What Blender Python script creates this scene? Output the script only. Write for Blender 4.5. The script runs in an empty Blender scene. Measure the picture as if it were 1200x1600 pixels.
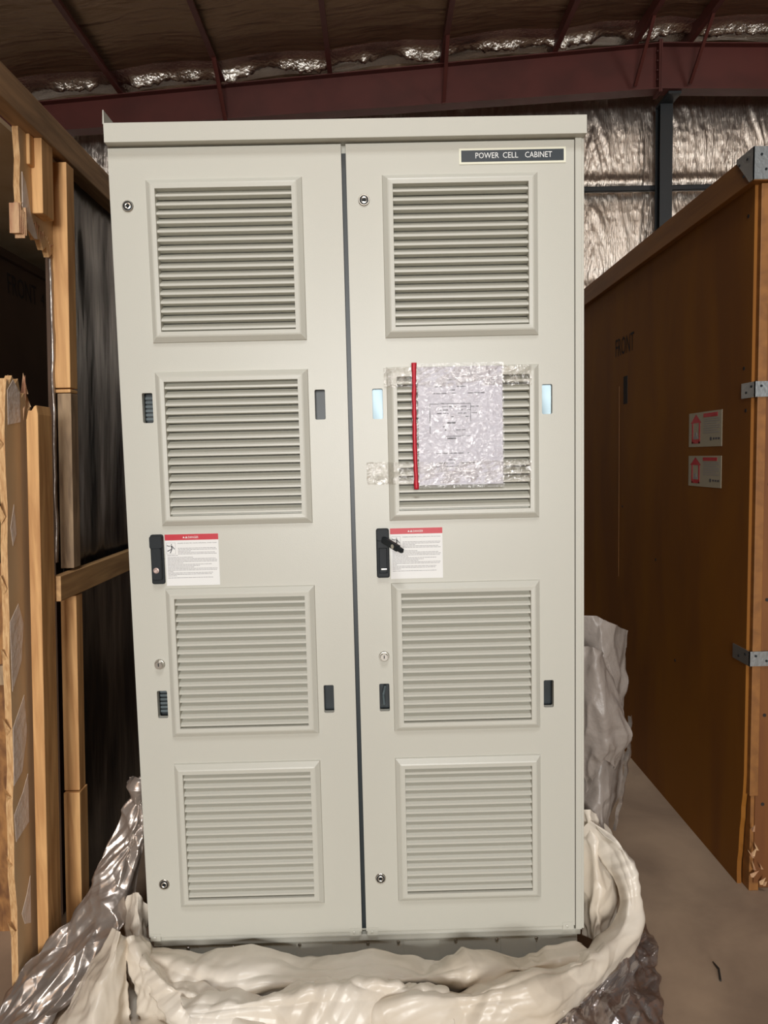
import bpy, math, random
from mathutils import Vector, Matrix, noise

random.seed(7)
SC = bpy.context.scene
COL = SC.collection

# ------------------------------------------------------------------ camera
yaw, pitch, roll = -0.0081, -0.07912, -0.02315
fwd = Vector((-math.sin(yaw)*math.cos(pitch), math.cos(yaw)*math.cos(pitch), math.sin(pitch)))
r0 = Vector((math.cos(yaw), math.sin(yaw), 0)); u0 = r0.cross(fwd)
rt = r0*math.cos(roll) + u0*math.sin(roll); up = -r0*math.sin(roll) + u0*math.cos(roll)
cam = bpy.data.cameras.new('camera'); camo = bpy.data.objects.new('camera', cam); COL.objects.link(camo)
cam.sensor_fit = 'HORIZONTAL'; cam.sensor_width = 36; cam.lens = 36*1065.12/1200
cam.clip_start = 0.05; cam.clip_end = 200
camo.matrix_world = Matrix(((rt.x, up.x, -fwd.x, 0.05796), (rt.y, up.y, -fwd.y, -1.78232), (rt.z, up.z, -fwd.z, 1.46104), (0, 0, 0, 1)))
SC.camera = camo

# ------------------------------------------------------------------ light
w = bpy.data.worlds.new('sky'); SC.world = w; w.use_nodes = True
w.node_tree.nodes['Background'].inputs[0].default_value = (.80, .90, 1, 1)
w.node_tree.nodes['Background'].inputs[1].default_value = 1.0

def area(name, loc, target, sx, sy, e, col):
    l = bpy.data.lights.new(name, 'AREA'); l.shape = 'RECTANGLE'; l.size = sx; l.size_y = sy; l.energy = e; l.color = col
    o = bpy.data.objects.new(name, l); COL.objects.link(o); o.location = loc
    o.rotation_euler = (Vector(target)-Vector(loc)).to_track_quat('-Z', 'Y').to_euler(); return o
# daylight entering by the tall door far behind the photographer, and by a dim roof light
area('door_daylight', (0.1, -15.6, 2.5), (0.1, 0, 2.2), 4.6, 4.6, 2050, (1.0, .985, .955))
area('rooflight_daylight', (0.2, -3.6, 7.0), (0.1, -1.0, 0), 1.6, 1.4, 210, (.96, .98, 1.0))
area('side_ambient_fill', (7.0, 3.0, 7.2), (6.0, 10.0, 5.5), 1.2, 3.0, 110, (1.0, .96, .90))  # unseen lamp added for dim general ambient light

SC.view_settings.view_transform = 'Standard'; SC.view_settings.look = 'None'
SC.view_settings.gamma = 1; SC.view_settings.use_curve_mapping = False
SC.view_settings.exposure = -0.42

# ------------------------------------------------------------------ materials
def mat(name, col, rough=.5, metal=0, spec=.5, bump=0, bscale=60, stretch=(1,1,1), col2=None, cscale=None, cstretch=None,
        contrast=(.35,.65), alpha=1, detail=4, coat=0, bdist=.01, bdetail=4, aniso_noise=None, trans=0):
    m = bpy.data.materials.new(name); m.use_nodes = True; nt = m.node_tree; b = nt.nodes['Principled BSDF']
    L = nt.links.new
    b.inputs['Base Color'].default_value = (*col, 1); b.inputs['Roughness'].default_value = rough
    b.inputs['Metallic'].default_value = metal; b.inputs['Specular IOR Level'].default_value = spec
    b.inputs['Alpha'].default_value = alpha; b.inputs['Coat Weight'].default_value = coat
    b.inputs['Transmission Weight'].default_value = trans
    tc = nt.nodes.new('ShaderNodeTexCoord')
    if col2:
        mp = nt.nodes.new('ShaderNodeMapping'); mp.inputs['Scale'].default_value = cstretch or stretch
        n = nt.nodes.new('ShaderNodeTexNoise'); n.inputs['Scale'].default_value = cscale or bscale; n.inputs['Detail'].default_value = detail
        n.inputs['Distortion'].default_value = .4
        r = nt.nodes.new('ShaderNodeMapRange'); r.inputs[1].default_value = contrast[0]; r.inputs[2].default_value = contrast[1]
        mx = nt.nodes.new('ShaderNodeMix'); mx.data_type = 'RGBA'
        mx.inputs[6].default_value = (*col, 1); mx.inputs[7].default_value = (*col2, 1)
        L(tc.outputs['Object'], mp.inputs[0]); L(mp.outputs[0], n.inputs['Vector']); L(n.outputs[0], r.inputs[0])
        L(r.outputs[0], mx.inputs[0]); L(mx.outputs[2], b.inputs['Base Color'])
    if bump:
        mp = nt.nodes.new('ShaderNodeMapping'); mp.inputs['Scale'].default_value = stretch
        n = nt.nodes.new('ShaderNodeTexNoise'); n.inputs['Scale'].default_value = bscale; n.inputs['Detail'].default_value = bdetail
        bp = nt.nodes.new('ShaderNodeBump'); bp.inputs['Strength'].default_value = bump; bp.inputs['Distance'].default_value = bdist
        L(tc.outputs['Object'], mp.inputs[0]); L(mp.outputs[0], n.inputs['Vector'])
        if aniso_noise:
            n.noise_type = aniso_noise
        L(n.outputs[0], bp.inputs['Height']); L(bp.outputs[0], b.inputs['Normal'])
    return m

M = {}
M['paint'] = mat('cabinet_paint', (.575,.565,.495), .36, bump=.12, bscale=420, bdist=.002, bdetail=2)
M['slot_dark'] = mat('dark_steel', (.02,.028,.032), .4)
M['slot_bar'] = mat('grey_bar', (.10,.13,.14), .5)
M['inside'] = mat('cabinet_interior', (.22,.23,.22), .6)
M['black'] = mat('black_plastic', (.010,.014,.017), .55, spec=.35)
M['chrome'] = mat('nickel', (.62,.60,.55), .28, 1)
M['pinkish'] = mat('rivet_cap', (.55,.42,.38), .4, .4)
M['cream'] = mat('plate_edge', (.85,.84,.68), .4)
M['slate'] = mat('plate_face', (.035,.045,.055), .35)
M['white'] = mat('white_print', (.85,.85,.83), .5)
M['red'] = mat('label_red', (.56,.012,.03), .4)
M['ink'] = mat('label_ink', (.10,.10,.11), .6)
M['inkgrey'] = mat('label_small_print', (.36,.35,.36), .6)
M['paper'] = mat('paper', (.64,.62,.67), .7)
M['zinc'] = mat('zinc_plate', (.42,.45,.46), .38, .85, bump=.1, bscale=80)
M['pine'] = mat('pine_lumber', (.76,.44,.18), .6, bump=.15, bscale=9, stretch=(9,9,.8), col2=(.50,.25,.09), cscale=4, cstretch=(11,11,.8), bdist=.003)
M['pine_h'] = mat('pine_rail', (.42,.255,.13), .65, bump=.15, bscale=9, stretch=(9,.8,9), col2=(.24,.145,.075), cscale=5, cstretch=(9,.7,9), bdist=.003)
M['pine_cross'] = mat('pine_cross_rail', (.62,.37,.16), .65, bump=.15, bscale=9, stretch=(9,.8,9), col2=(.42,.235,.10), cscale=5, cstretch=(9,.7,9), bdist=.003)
M['pine_old'] = mat('weathered_lumber', (.42,.29,.17), .7, bump=.2, bscale=9, stretch=(8,8,1), col2=(.22,.145,.085), cscale=6, cstretch=(8,8,1.2), bdist=.003)
M['ply'] = mat('plywood_face', (.60,.41,.22), .6, bump=.12, bscale=12, stretch=(4,4,.7), col2=(.70,.52,.32), cscale=3, cstretch=(2,2,.8), bdist=.003)
M['ply_edge'] = mat('plywood_edge', (.72,.46,.22), .7, bump=.3, bscale=60, stretch=(6,6,1), col2=(.50,.27,.11), cscale=90, cstretch=(3,3,.4), bdist=.003)
M['torn'] = mat('torn_wood', (.74,.50,.28), .8, bump=.5, bscale=80, stretch=(1,1,.3), col2=(.42,.20,.11), cscale=35, cstretch=(1,1,.3))
M['torn_paper'] = mat('torn_veneer', (.80,.70,.62), .7, bump=.3, bscale=50)
M['crate_ply'] = mat('crate_plywood', (.27,.105,.013), .6, spec=.2, bump=.08, bscale=10, stretch=(3,3,.5), col2=(.20,.075,.016), cscale=2.2, cstretch=(2,2,.5), bdist=.004)
M['crate_trim'] = mat('crate_trim_board', (.30,.125,.028), .55, bump=.08, bscale=10, stretch=(8,.7,8), col2=(.21,.085,.02), cscale=4, cstretch=(6,.5,6), bdist=.003)
M['crate_front'] = mat('crate_front_board', (.20,.072,.014), .55, bump=.1, bscale=10, stretch=(8,8,.7), col2=(.145,.048,.010), cscale=4, cstretch=(6,6,.5), bdist=.003)
M['osb'] = mat('strand_board', (.40,.19,.06), .75, bump=.4, bscale=40, stretch=(1,1,.5), col2=(.16,.065,.022), cscale=22, cstretch=(1.5,1,.6))
M['box_brown'] = mat('dark_plywood', (.10,.055,.03), .7, bump=.1, bscale=14, col2=(.075,.04,.022), cscale=3)
M['stencil'] = mat('stencil_ink', (.022,.016,.014), .8)
M['film'] = mat('black_lining_film', (.012,.015,.018), .24, bump=.3, bscale=1.1, stretch=(1,4,.8), spec=.8, bdist=.06, bdetail=4)
M['maroon'] = mat('red_oxide_steel', (.115,.027,.021), .5, bump=.05, bscale=60, col2=(.085,.021,.016), cscale=2, contrast=(.4,.7))
M['black_steel'] = mat('dark_column_steel', (.018,.022,.026), .5)
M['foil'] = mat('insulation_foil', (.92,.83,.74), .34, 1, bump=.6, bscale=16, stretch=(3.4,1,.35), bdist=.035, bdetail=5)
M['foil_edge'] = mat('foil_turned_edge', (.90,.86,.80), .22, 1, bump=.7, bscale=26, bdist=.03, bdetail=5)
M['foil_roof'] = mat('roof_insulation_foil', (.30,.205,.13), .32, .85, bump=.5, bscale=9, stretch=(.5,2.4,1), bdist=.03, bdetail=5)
M['concrete'] = mat('concrete_floor', (.43,.31,.21), .85, bump=.15, bscale=30, col2=(.29,.205,.14), cscale=2.6, contrast=(.38,.62), detail=8, bdist=.004)
M['cladding'] = mat('shed_cladding', (.16,.13,.11), .6)
M['tarp'] = mat('packing_sheet', (.82,.755,.655), .34, bump=.3, bscale=14, bdist=.010, bdetail=3, spec=.5, col2=(.70,.61,.49), cscale=3.5)
M['crate_label'] = mat('crate_label_shaded_paper', (.46,.42,.31), .6)  # white label paper, dimmed: shade on the crate side is in its colour
M['liner'] = mat('reflective_liner', (.22,.28,.31), .42, .8)
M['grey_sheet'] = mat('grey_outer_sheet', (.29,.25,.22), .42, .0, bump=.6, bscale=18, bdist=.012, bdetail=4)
M['silver'] = mat('silver_barrier_film', (.46,.40,.355), .30, .7, bump=.55, bscale=11, bdist=.02, bdetail=3)
M['grit'] = mat('floor_scrap', (.03,.025,.02), .8)

def film_mat(name, fac, tint, rough, bscale, strength, bdist=.012, dist=1.2):
    m = bpy.data.materials.new(name); m.use_nodes = True; nt = m.node_tree; nt.nodes.clear(); L = nt.links.new
    out = nt.nodes.new('ShaderNodeOutputMaterial'); mix = nt.nodes.new('ShaderNodeMixShader')
    tr = nt.nodes.new('ShaderNodeBsdfTransparent'); tr.inputs[0].default_value = (*tint, 1)
    gl = nt.nodes.new('ShaderNodeBsdfPrincipled'); gl.inputs['Base Color'].default_value = (.7,.68,.68,1)
    gl.inputs['Roughness'].default_value = rough; gl.inputs['Specular IOR Level'].default_value = 1; gl.inputs['Metallic'].default_value = .75
    tc = nt.nodes.new('ShaderNodeTexCoord'); n = nt.nodes.new('ShaderNodeTexNoise'); n.inputs['Scale'].default_value = bscale
    n.inputs['Detail'].default_value = 4; n.inputs['Distortion'].default_value = dist
    bp = nt.nodes.new('ShaderNodeBump'); bp.inputs['Strength'].default_value = strength; bp.inputs['Distance'].default_value = bdist
    rmp = nt.nodes.new('ShaderNodeMapRange'); rmp.inputs[1].default_value = .42; rmp.inputs[2].default_value = .62
    rmp.inputs[3].default_value = fac*.5; rmp.inputs[4].default_value = min(1, fac*1.6)
    L(tc.outputs['Object'], n.inputs['Vector']); L(n.outputs[0], bp.inputs['Height']); L(bp.outputs[0], gl.inputs['Normal'])
    L(n.outputs[0], rmp.inputs[0]); L(rmp.outputs[0], mix.inputs[0])
    L(tr.outputs[0], mix.inputs[1]); L(gl.outputs[0], mix.inputs[2]); L(mix.outputs[0], out.inputs[0]); return m
M['clear'] = film_mat('clear_pouch_film', .13, (.98,.98,.99), .17, 60, .5, .005, 2.5)
M['tape'] = film_mat('clear_tape', .18, (.96,.95,.93), .15, 50, .5, .006, 2.5)
M['clear_floor'] = film_mat('clear_packing_film', .30, (.82,.76,.73), .16, 12, .6, .02)

# ------------------------------------------------------------------ mesh builder
class MB:
    def __init__(s): s.v = []; s.f = []; s.m = []
    def add(s, vs, fs, mi=0):
        o = len(s.v); s.v += [tuple(v) for v in vs]; s.f += [tuple(i+o for i in f) for f in fs]; s.m += [mi]*len(fs); return s
    def box(s, x0, x1, y0, y1, z0, z1, mi=0, f=None):
        vs = [(x, y, z) for x in (x0, x1) for y in (y0, y1) for z in (z0, z1)]
        if f: vs = [f(*v) for v in vs]
        return s.add(vs, [(0,1,3,2),(4,6,7,5),(0,4,5,1),(2,3,7,6),(0,2,6,4),(1,5,7,3)], mi)
    def tube(s, a, b, r, n=12, mi=0, r2=None, cap=True):
        a = Vector(a); b = Vector(b); d = (b-a).normalized(); t = d.orthogonal().normalized(); q = d.cross(t)
        r2 = r if r2 is None else r2; vs = []
        for k in range(n):
            c, e = math.cos(2*math.pi*k/n), math.sin(2*math.pi*k/n)
            vs += [a+(t*c+q*e)*r, b+(t*c+q*e)*r2]
        fs = [(2*k, 2*((k+1)%n), 2*((k+1)%n)+1, 2*k+1) for k in range(n)]
        if cap: fs += [tuple(2*k for k in range(n))[::-1], tuple(2*k+1 for k in range(n))]
        return s.add(vs, fs, mi)
    def lathe(s, c, prof, n=20, mi=0):
        # axis along -Y from point c; prof = [(radius, outward)]
        vs = []
        for r, h in prof:
            for k in range(n):
                a = 2*math.pi*k/n; vs.append((c[0]+r*math.cos(a), c[1]-h, c[2]+r*math.sin(a)))
        fs = []
        for j in range(len(prof)-1):
            for k in range(n):
                k2 = (k+1) % n; fs.append((j*n+k, j*n+k2, (j+1)*n+k2, (j+1)*n+k))
        fs.append(tuple(range(n))[::-1]); fs.append(tuple((len(prof)-1)*n+k for k in range(n)))
        return s.add(vs, fs, mi)
    def prism(s, pts, fn, a, b, mi=0, mcap=None):
        # pts 2D outline, fn(u,v,w) -> 3D, extruded w from a to b
        n = len(pts); vs = [fn(u, v, a) for u, v in pts] + [fn(u, v, b) for u, v in pts]
        s.add(vs, [(i, (i+1) % n, (i+1) % n+n, i+n) for i in range(n)], mi)
        return s.add(vs, [tuple(range(n))[::-1], tuple(range(n, 2*n))], mi if mcap is None else mcap)
    def build(s, name, mats, parent=None, smooth=False, bevel=0, solid=0, seg=2, recalc=True):
        me = bpy.data.meshes.new(name); me.from_pydata(s.v, [], s.f)
        if not isinstance(mats, (list, tuple)): mats = [mats]
        for m in mats: me.materials.append(m)
        for p, mi in zip(me.polygons, s.m): p.material_index = mi; p.use_smooth = smooth
        if recalc:
            import bmesh
            bm = bmesh.new(); bm.from_mesh(me); bmesh.ops.remove_doubles(bm, verts=bm.verts, dist=1e-6)
            bmesh.ops.recalc_face_normals(bm, faces=bm.faces); bm.to_mesh(me); bm.free()
        o = bpy.data.objects.new(name, me); COL.objects.link(o)
        if parent: o.parent = parent
        if solid:
            md = o.modifiers.new('thickness', 'SOLIDIFY'); md.thickness = solid; md.offset = 0
        if bevel:
            md = o.modifiers.new('edge', 'BEVEL'); md.width = bevel; md.segments = seg; md.limit_method = 'ANGLE'; md.angle_limit = math.radians(40)
            md.harden_normals = False
        return o

def put(o, loc):
    # move an object's origin to loc keeping its mesh in place (world-space children stay put too)
    return o

def thing(name, label, cat, base, group=None):
    o = bpy.data.objects.new(name, None); COL.objects.link(o); o.location = base
    o.empty_display_size = .2; tag(o, label, cat, group); return o
def tag(o, label, cat, group=None):
    o['label'] = label; o['category'] = cat
    if group: o['group'] = group
    return o
def kid(o, root):
    # parent a world-space mesh to a thing (or part) without moving it
    bx = root
    off = Vector((0, 0, 0))
    while bx is not None:
        off += bx.location; bx = bx.parent
    o.parent = root; o.location = -off; return o
def struct(o): o['kind'] = 'structure'; return o

def text_mesh(body, bold=False):
    cu = bpy.data.curves.new('t', 'FONT'); cu.body = body; cu.size = 1; cu.resolution_u = 2; cu.extrude = 0
    o = bpy.data.objects.new('t', cu); COL.objects.link(o)
    dg = bpy.context.evaluated_depsgraph_get(); me = bpy.data.meshes.new_from_object(o.evaluated_get(dg))
    vs = [tuple(v.co) for v in me.vertices]; fs = [tuple(p.vertices) for p in me.polygons]
    bpy.data.objects.remove(o); bpy.data.curves.remove(cu); bpy.data.meshes.remove(me)
    x0 = min(v[0] for v in vs); x1 = max(v[0] for v in vs); y0 = min(v[1] for v in vs); y1 = max(v[1] for v in vs)
    return [((v[0]-x0)/(x1-x0), (v[1]-y0)/(y1-y0)) for v in vs], fs
def add_text(mb, body, org, ux, uz, wd, ht, mi):
    vs, fs = text_mesh(body); org = Vector(org); ux = Vector(ux); uz = Vector(uz)
    mb.add([org + ux*(u*wd) + uz*(v*ht) for u, v in vs], fs, mi)

# ------------------------------------------------------------------ the shed
def roofz(x): return 7.70 + .073*(x-4.55) if x < 4.55 else 7.70 - .022*(x-4.55)
XL, XR, YF, YB = -9.0, 12.0, -16.0, 10.0
mb = MB(); mb.box(XL, XR, YF-4, YB, -.2, 0); struct(mb.build('floor', M['concrete']))

def fbm(p, o=4): return noise.fractal(Vector(p), 1.0, 2.0, o)
def ridged(p, o=3):
    s = 0; a = 1
    for k in range(o):
        s += a*(1-abs(noise.noise(Vector(p)*(2**k)))*2); a *= .5
    return s
# back wall: foil-faced insulation bulging between steel column and girts
mb = MB(); nx, nz = 620, 300; x0, x1, z0, z1 = -6.2, 8.2, .05, 7.9
cols = [-5.2, -.2, 4.8, 9.8]; girts = [2.3, 4.1, 5.82, 7.45]
vs = []
for j in range(nz+1):
    z = z0 + (z1-z0)*j/nz
    for i in range(nx+1):
        x = x0 + (x1-x0)*i/nx
        dc = min(abs(x-c) for c in cols); g0 = max([g for g in girts if g <= z] or [2.4]); g1 = min([g for g in girts if g > z] or [9.0])
        t = (z-g0)/max(.1, g1-g0); bul = min(1, dc/.5)*math.sin(math.pi*min(1, max(0, t)))
        sag = math.exp(-((t-.07)/.06)**2)*.05*min(1, dc/.3)
        fan = (x-math.floor(x/1.25)*1.25-.62)*(.5-t)*.9
        xs_ = x+fan+.03*noise.noise(Vector((x*2, z*3, 1)))
        pl = abs(noise.noise(Vector((xs_*9, z*.8, 3))))*.045 + abs(noise.noise(Vector((xs_*24, z*1.6, 9))))*.022
        cr = ridged((x*9+z*3.2, z*5.5, 1))*.005
        vs.append((x, YB-.06-.05*bul-sag-pl-cr, z))
fs = [(j*(nx+1)+i, j*(nx+1)+i+1, (j+1)*(nx+1)+i+1, (j+1)*(nx+1)+i) for j in range(nz) for i in range(nx)]
mb.add(vs, fs); mb.box(XL, XR, YB+.0, YB+.12, 0, 8.2)
mb.box(XL, XR, YB-.02, YB, 0, 3.6)
struct(mb.build('wall_back', M['foil'], smooth=True, recalc=False))
mb = MB(); mb.box(XL-.15, XL, YF, YB, 0, 8); struct(mb.build('wall_left', M['cladding']))
mb = MB(); mb.box(XR, XR+.15, YF, YB, 0, 8); struct(mb.build('wall_right', M['cladding']))
mb = MB(); mb.box(XL, -2.2, YF-.15, YF, 0, 8); mb.box(4.2, XR, YF-.15, YF, 0, 8); mb.box(-2.2, 4.2, YF-.15, YF, 5.1, 8)
struct(mb.build('wall_front', M['cladding']))
# roof lining: foil sheets sagging between purlins, crumpled and pulled down over the rafter
PUR = [-7.0, -5.35, -3.74, -2.16, -.53, 1.19, 2.92, 4.15, 5.0, 6.6, 8.2, 9.8]
BY = 9.2
mb = MB(); nx, ny = 620, 200; x0, x1, y0, y1 = -7.5, 9.5, 4.5, BY+.25
vs = []
for j in range(ny+1):
    y = y0 + (y1-y0)*(j/ny)**.6
    for i in range(nx+1):
        x = x0 + (x1-x0)*i/nx
        ed = math.exp(-((y-(BY-.07+.05*noise.noise(Vector((x*2.2, 0, 0)))))/.085)**2)
        h = roofz(x)+.215 - .05*(1-min(1, min(abs(x-p) for p in PUR)/.6)) + noise.noise(Vector((x*1.1, y*5, 2)))*.02 + noise.noise(Vector((x*3, y*13, 5)))*.008
        h -= ed*max(.25, min(1, .75+1.6*noise.noise(Vector((x*1.7, 3, 8)))))*(.11 + .05*noise.noise(Vector((x*3, y*2, 7))) + .09*abs(noise.noise(Vector((x*7+y*3, y*6, 4)))) + .05*abs(noise.noise(Vector((x*19, y*17, 2)))))
        vs.append((x, y, h))
fs = [(j*(nx+1)+i, j*(nx+1)+i+1, (j+1)*(nx+1)+i+1, (j+1)*(nx+1)+i) for j in range(ny) for i in range(nx)]
nf = nx*int(ny*.80)
mb.add(vs, fs[:nf], 0); mb.f += fs[nf:]; mb.m += [1]*(len(fs)-nf)
for xa, xb in ((XL, 4.55), (4.55, XR)):
    for ya, yb in ((-16.0, 4.52),):
        mb.add([(xa, ya, roofz(xa)+.215), (xb, ya, roofz(xb)+.215), (xb, yb, roofz(xb)+.215), (xa, yb, roofz(xa)+.215)], [(0,1,2,3)])
    mb.add([(xa, -16, roofz(xa)+.34), (xb, -16, roofz(xb)+.34), (xb, YB, roofz(xb)+.34), (xa, YB, roofz(xa)+.34)], [(0,3,2,1)])
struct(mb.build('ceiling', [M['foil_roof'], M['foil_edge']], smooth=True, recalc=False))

# rafter: I-beam in two lengths meeting at the ridge plate
def ibeam(mb, xa, xb, yc, zt, dp, fw=.22, ft=.014, wt=.01):
    for k in range(3):
        hw = (fw/2, fw/2, wt/2)[k]; e = []
        for x in (xa, xb):
            d = dp(x); e += [zt(x)+(-ft, -d, -d+ft)[k], zt(x)+(0, -d+ft, -ft)[k]]
        za0, za1, zb0, zb1 = e
        mb.add([(xa, yc-hw, za0), (xa, yc+hw, za0), (xa, yc-hw, za1), (xa, yc+hw, za1), (xb, yc-hw, zb0), (xb, yc+hw, zb0), (xb, yc-hw, zb1), (xb, yc+hw, zb1)],
               [(0,2,3,1),(4,5,7,6),(0,1,5,4),(2,6,7,3),(0,4,6,2),(1,3,7,5)])
rz = lambda x: roofz(x)+.01
for nm, xa, xb, lab in (('left', -8.9, 4.535, 'long red-oxide roof rafter rising from the left behind the cabinet top'),
                        ('right', 4.565, 11.9, 'red-oxide roof rafter at upper right, beyond the bolted ridge joint')):
    mb = MB(); ibeam(mb, xa, xb, BY+.05, rz, lambda x: .68-.0245*(4.55-x) if x < 4.55 else .68)
    t = thing('roof_rafter', lab, 'beam', ((xa+xb)/2, BY+.05, roofz((xa+xb)/2)-.62), 'roof rafters')
    kid(mb.build('beam', M['maroon']), t)
    xe = xb if nm == 'left' else xa
    mb = MB(); mb.box(xe-.012, xe+.012, BY-.07, BY+.17, roofz(xe)-.72, roofz(xe)+.05)
    for q in range(4):
        mb.tube((xe-.03, BY-.02, roofz(xe)-.1-.14*q), (xe+.03, BY-.02, roofz(xe)-.1-.14*q), .014, 6)
    kid(mb.build('end_plate', M['maroon']), t)
PL = {-3.74: 'roof purlin ending above the rafter at far left', -2.16: 'roof purlin with diagonal brace, left of the cabinet centre', -.53: 'roof purlin running down to the rafter above the left cabinet door',
      1.19: 'roof purlin with brace above the right cabinet door', 2.92: 'roof purlin above the nameplate side of the cabinet', 4.15: 'braced roof purlin just left of the ridge joint',
      5.0: 'braced roof purlin just right of the ridge joint', 6.6: 'roof purlin crossing the top right corner'}
for p in PUR:
    if p not in PL: continue
    zt = roofz(p)+.205
    t = thing('roof_purlin', 'dark red steel ' + PL[p], 'beam', (p, 6.6, zt-.2), 'roof purlins')
    mb = MB(); mb.box(p-.03, p-.022, 3.5, BY+.5, zt-.2, zt); mb.box(p-.022, p+.045, 3.5, BY+.5, zt-.2, zt-.192); mb.box(p-.022, p+.045, 3.5, BY+.5, zt-.008, zt)
    mb.box(p+.037, p+.045, 3.5, BY+.5, zt-.192, zt-.17)
    kid(mb.build('channel', M['maroon']), t)
    if p in (-2.16, 1.19, 4.15, 5.0):
        mb = MB(); a = Vector((p+.02, BY-.75, zt-.19)); b = Vector((p+.02, BY-.03, zt-.19-.60))
        d = Vector((.028, 0, 0)); n_ = (b-a).normalized().cross(Vector((1, 0, 0)))*.006
        mb.add([a-d-n_, a+d-n_, b+d-n_, b-d-n_, a-d+n_, a+d+n_, b+d+n_, b-d+n_], [(0,1,2,3),(4,7,6,5),(0,4,5,1),(1,5,6,2),(2,6,7,3),(3,7,4,0)])
        n2 = n_*5; e = Vector((.006, 0, 0))
        mb.add([a-d, a-d+e, b-d+e, b-d, a-d+n2, a-d+e+n2, b-d+e+n2, b-d+n2], [(0,1,2,3),(4,7,6,5),(0,4,5,1),(1,5,6,2),(2,6,7,3),(3,7,4,0)])
        kid(mb.build('flange_brace', M['maroon']), t)
# wall column and girts
mb = MB(); cx = 4.80; cy = 9.60
mb.box(cx-.10, cx+.10, cy-.10, cy-.088, 0, 7.0); mb.box(cx-.10, cx+.10, cy+.088, cy+.10, 0, 7.0); mb.box(cx-.005, cx+.005, cy-.088, cy+.088, 0, 7.0)
mb.box(cx-.1, cx+.1, cy-.4, cy+.1, 6.98, 7.02)
tag(mb.build('steel_column', M['black_steel']), 'dark steel wall column in front of the foil wall, under the ridge joint', 'column')
for k, (z, lab) in enumerate(((5.76, 'dark horizontal steel wall rail crossing the foil wall behind the column at mid height'), (4.08, 'dark horizontal steel wall rail low on the foil wall behind the crates'))):
    mb = MB(); mb.box(-8.9, 11.9, 9.715, 9.722, z-.035, z+.045); mb.box(-8.9, 11.9, 9.715, 9.78, z+.038, z+.045); mb.box(-8.9, 11.9, 9.715, 9.78, z-.035, z-.028)
    tag(mb.build('wall_rail', M['black_steel']), lab, 'beam')

# ------------------------------------------------------------------ the cabinet
def arc_fill(mb, cx, cz, sx, sz, r, ya, yb, n=6):
    # fills the square corner (cx,cz) of a hole with a concave fillet; sx,sz point into the hole
    pts = [(cx, cz)]
    for k in range(n+1):
        a = math.pi/2*k/n
        pts.append((cx+sx*(r-r*math.sin(a)), cz+sz*(r-r*math.cos(a))))
    mb.prism(pts, lambda u, v, w_: (u, w_, v), ya, yb)
def plate_with_holes(mb, X0, X1, Z0, Z1, ya, yb, holes, mi=0):
    xs = sorted({X0, X1, *[h[0] for h in holes], *[h[1] for h in holes]}); zs = sorted({Z0, Z1, *[h[2] for h in holes], *[h[3] for h in holes]})
    idx = {}; V = []; F = []
    def vid(i, j, y):
        k = (i, j, y)
        if k not in idx: idx[k] = len(V); V.append((xs[i], y, zs[j]))
        return idx[k]
    def solid(i, j):
        if i < 0 or j < 0 or i >= len(xs)-1 or j >= len(zs)-1: return False
        cx = (xs[i]+xs[i+1])/2; cz = (zs[j]+zs[j+1])/2
        return not any(h[0] < cx < h[1] and h[2] < cz < h[3] for h in holes)
    for i in range(len(xs)-1):
        for j in range(len(zs)-1):
            if not solid(i, j): continue
            F.append((vid(i,j,ya), vid(i+1,j,ya), vid(i+1,j+1,ya), vid(i,j+1,ya)))
            F.append((vid(i,j,yb), vid(i,j+1,yb), vid(i+1,j+1,yb), vid(i+1,j,yb)))
            if not solid(i-1, j): F.append((vid(i,j,ya), vid(i,j+1,ya), vid(i,j+1,yb), vid(i,j,yb)))
            if not solid(i+1, j): F.append((vid(i+1,j,ya), vid(i+1,j,yb), vid(i+1,j+1,yb), vid(i+1,j+1,ya)))
            if not solid(i, j-1): F.append((vid(i,j,ya), vid(i,j,yb), vid(i+1,j,yb), vid(i+1,j,ya)))
            if not solid(i, j+1): F.append((vid(i,j+1,ya), vid(i+1,j+1,ya), vid(i+1,j+1,yb), vid(i,j+1,yb)))
    mb.add(V, F, mi)

cab = thing('electrical_cabinet', 'tall beige-grey steel two-door power cell cabinet with eight louvered vents standing in torn wrapping', 'cabinet', (0, .45, 0))
D = 1.0
mb = MB()
mb.box(-.60, -.592, .022, D, .150, 2.255); mb.box(.592, .60, .004, D, .150, 2.255); mb.box(-.6, .6, D-.008, D, .150, 2.255)
mb.box(-.6, .6, .022, D, .150, .158); mb.box(-.6, .6, .022, D, 2.235, 2.255)
mb.box(.576, .5925, 0, .03, .150, 2.255);
mb.box(-.592, .592, .10, .104, .158, 2.235)
kid(mb.build('body', M['paint'], bevel=.001), cab)
mb = MB(); mb.box(-.03, .012, .0185, .05, .158, 2.235); o = kid(mb.build('door_gap_filler', M['slot_dark']), cab)  # dark filler; the darkness of the door gap is put into its colour
# lid with drip edge, and the upstand along the left side
mb = MB(); mb.box(-.5995, .5995, -.022, D+.02, 2.255, 2.300)
mb.box(-.5995, -.597, -.022, D+.02, 2.300, 2.333)
for ax in (-.50, -.2, .2, .5): mb.tube((ax, .2, 2.3), (ax, .2, 2.306), .008, 8)
kid(mb.build('lid', M['paint'], bevel=.0015), cab)
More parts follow.
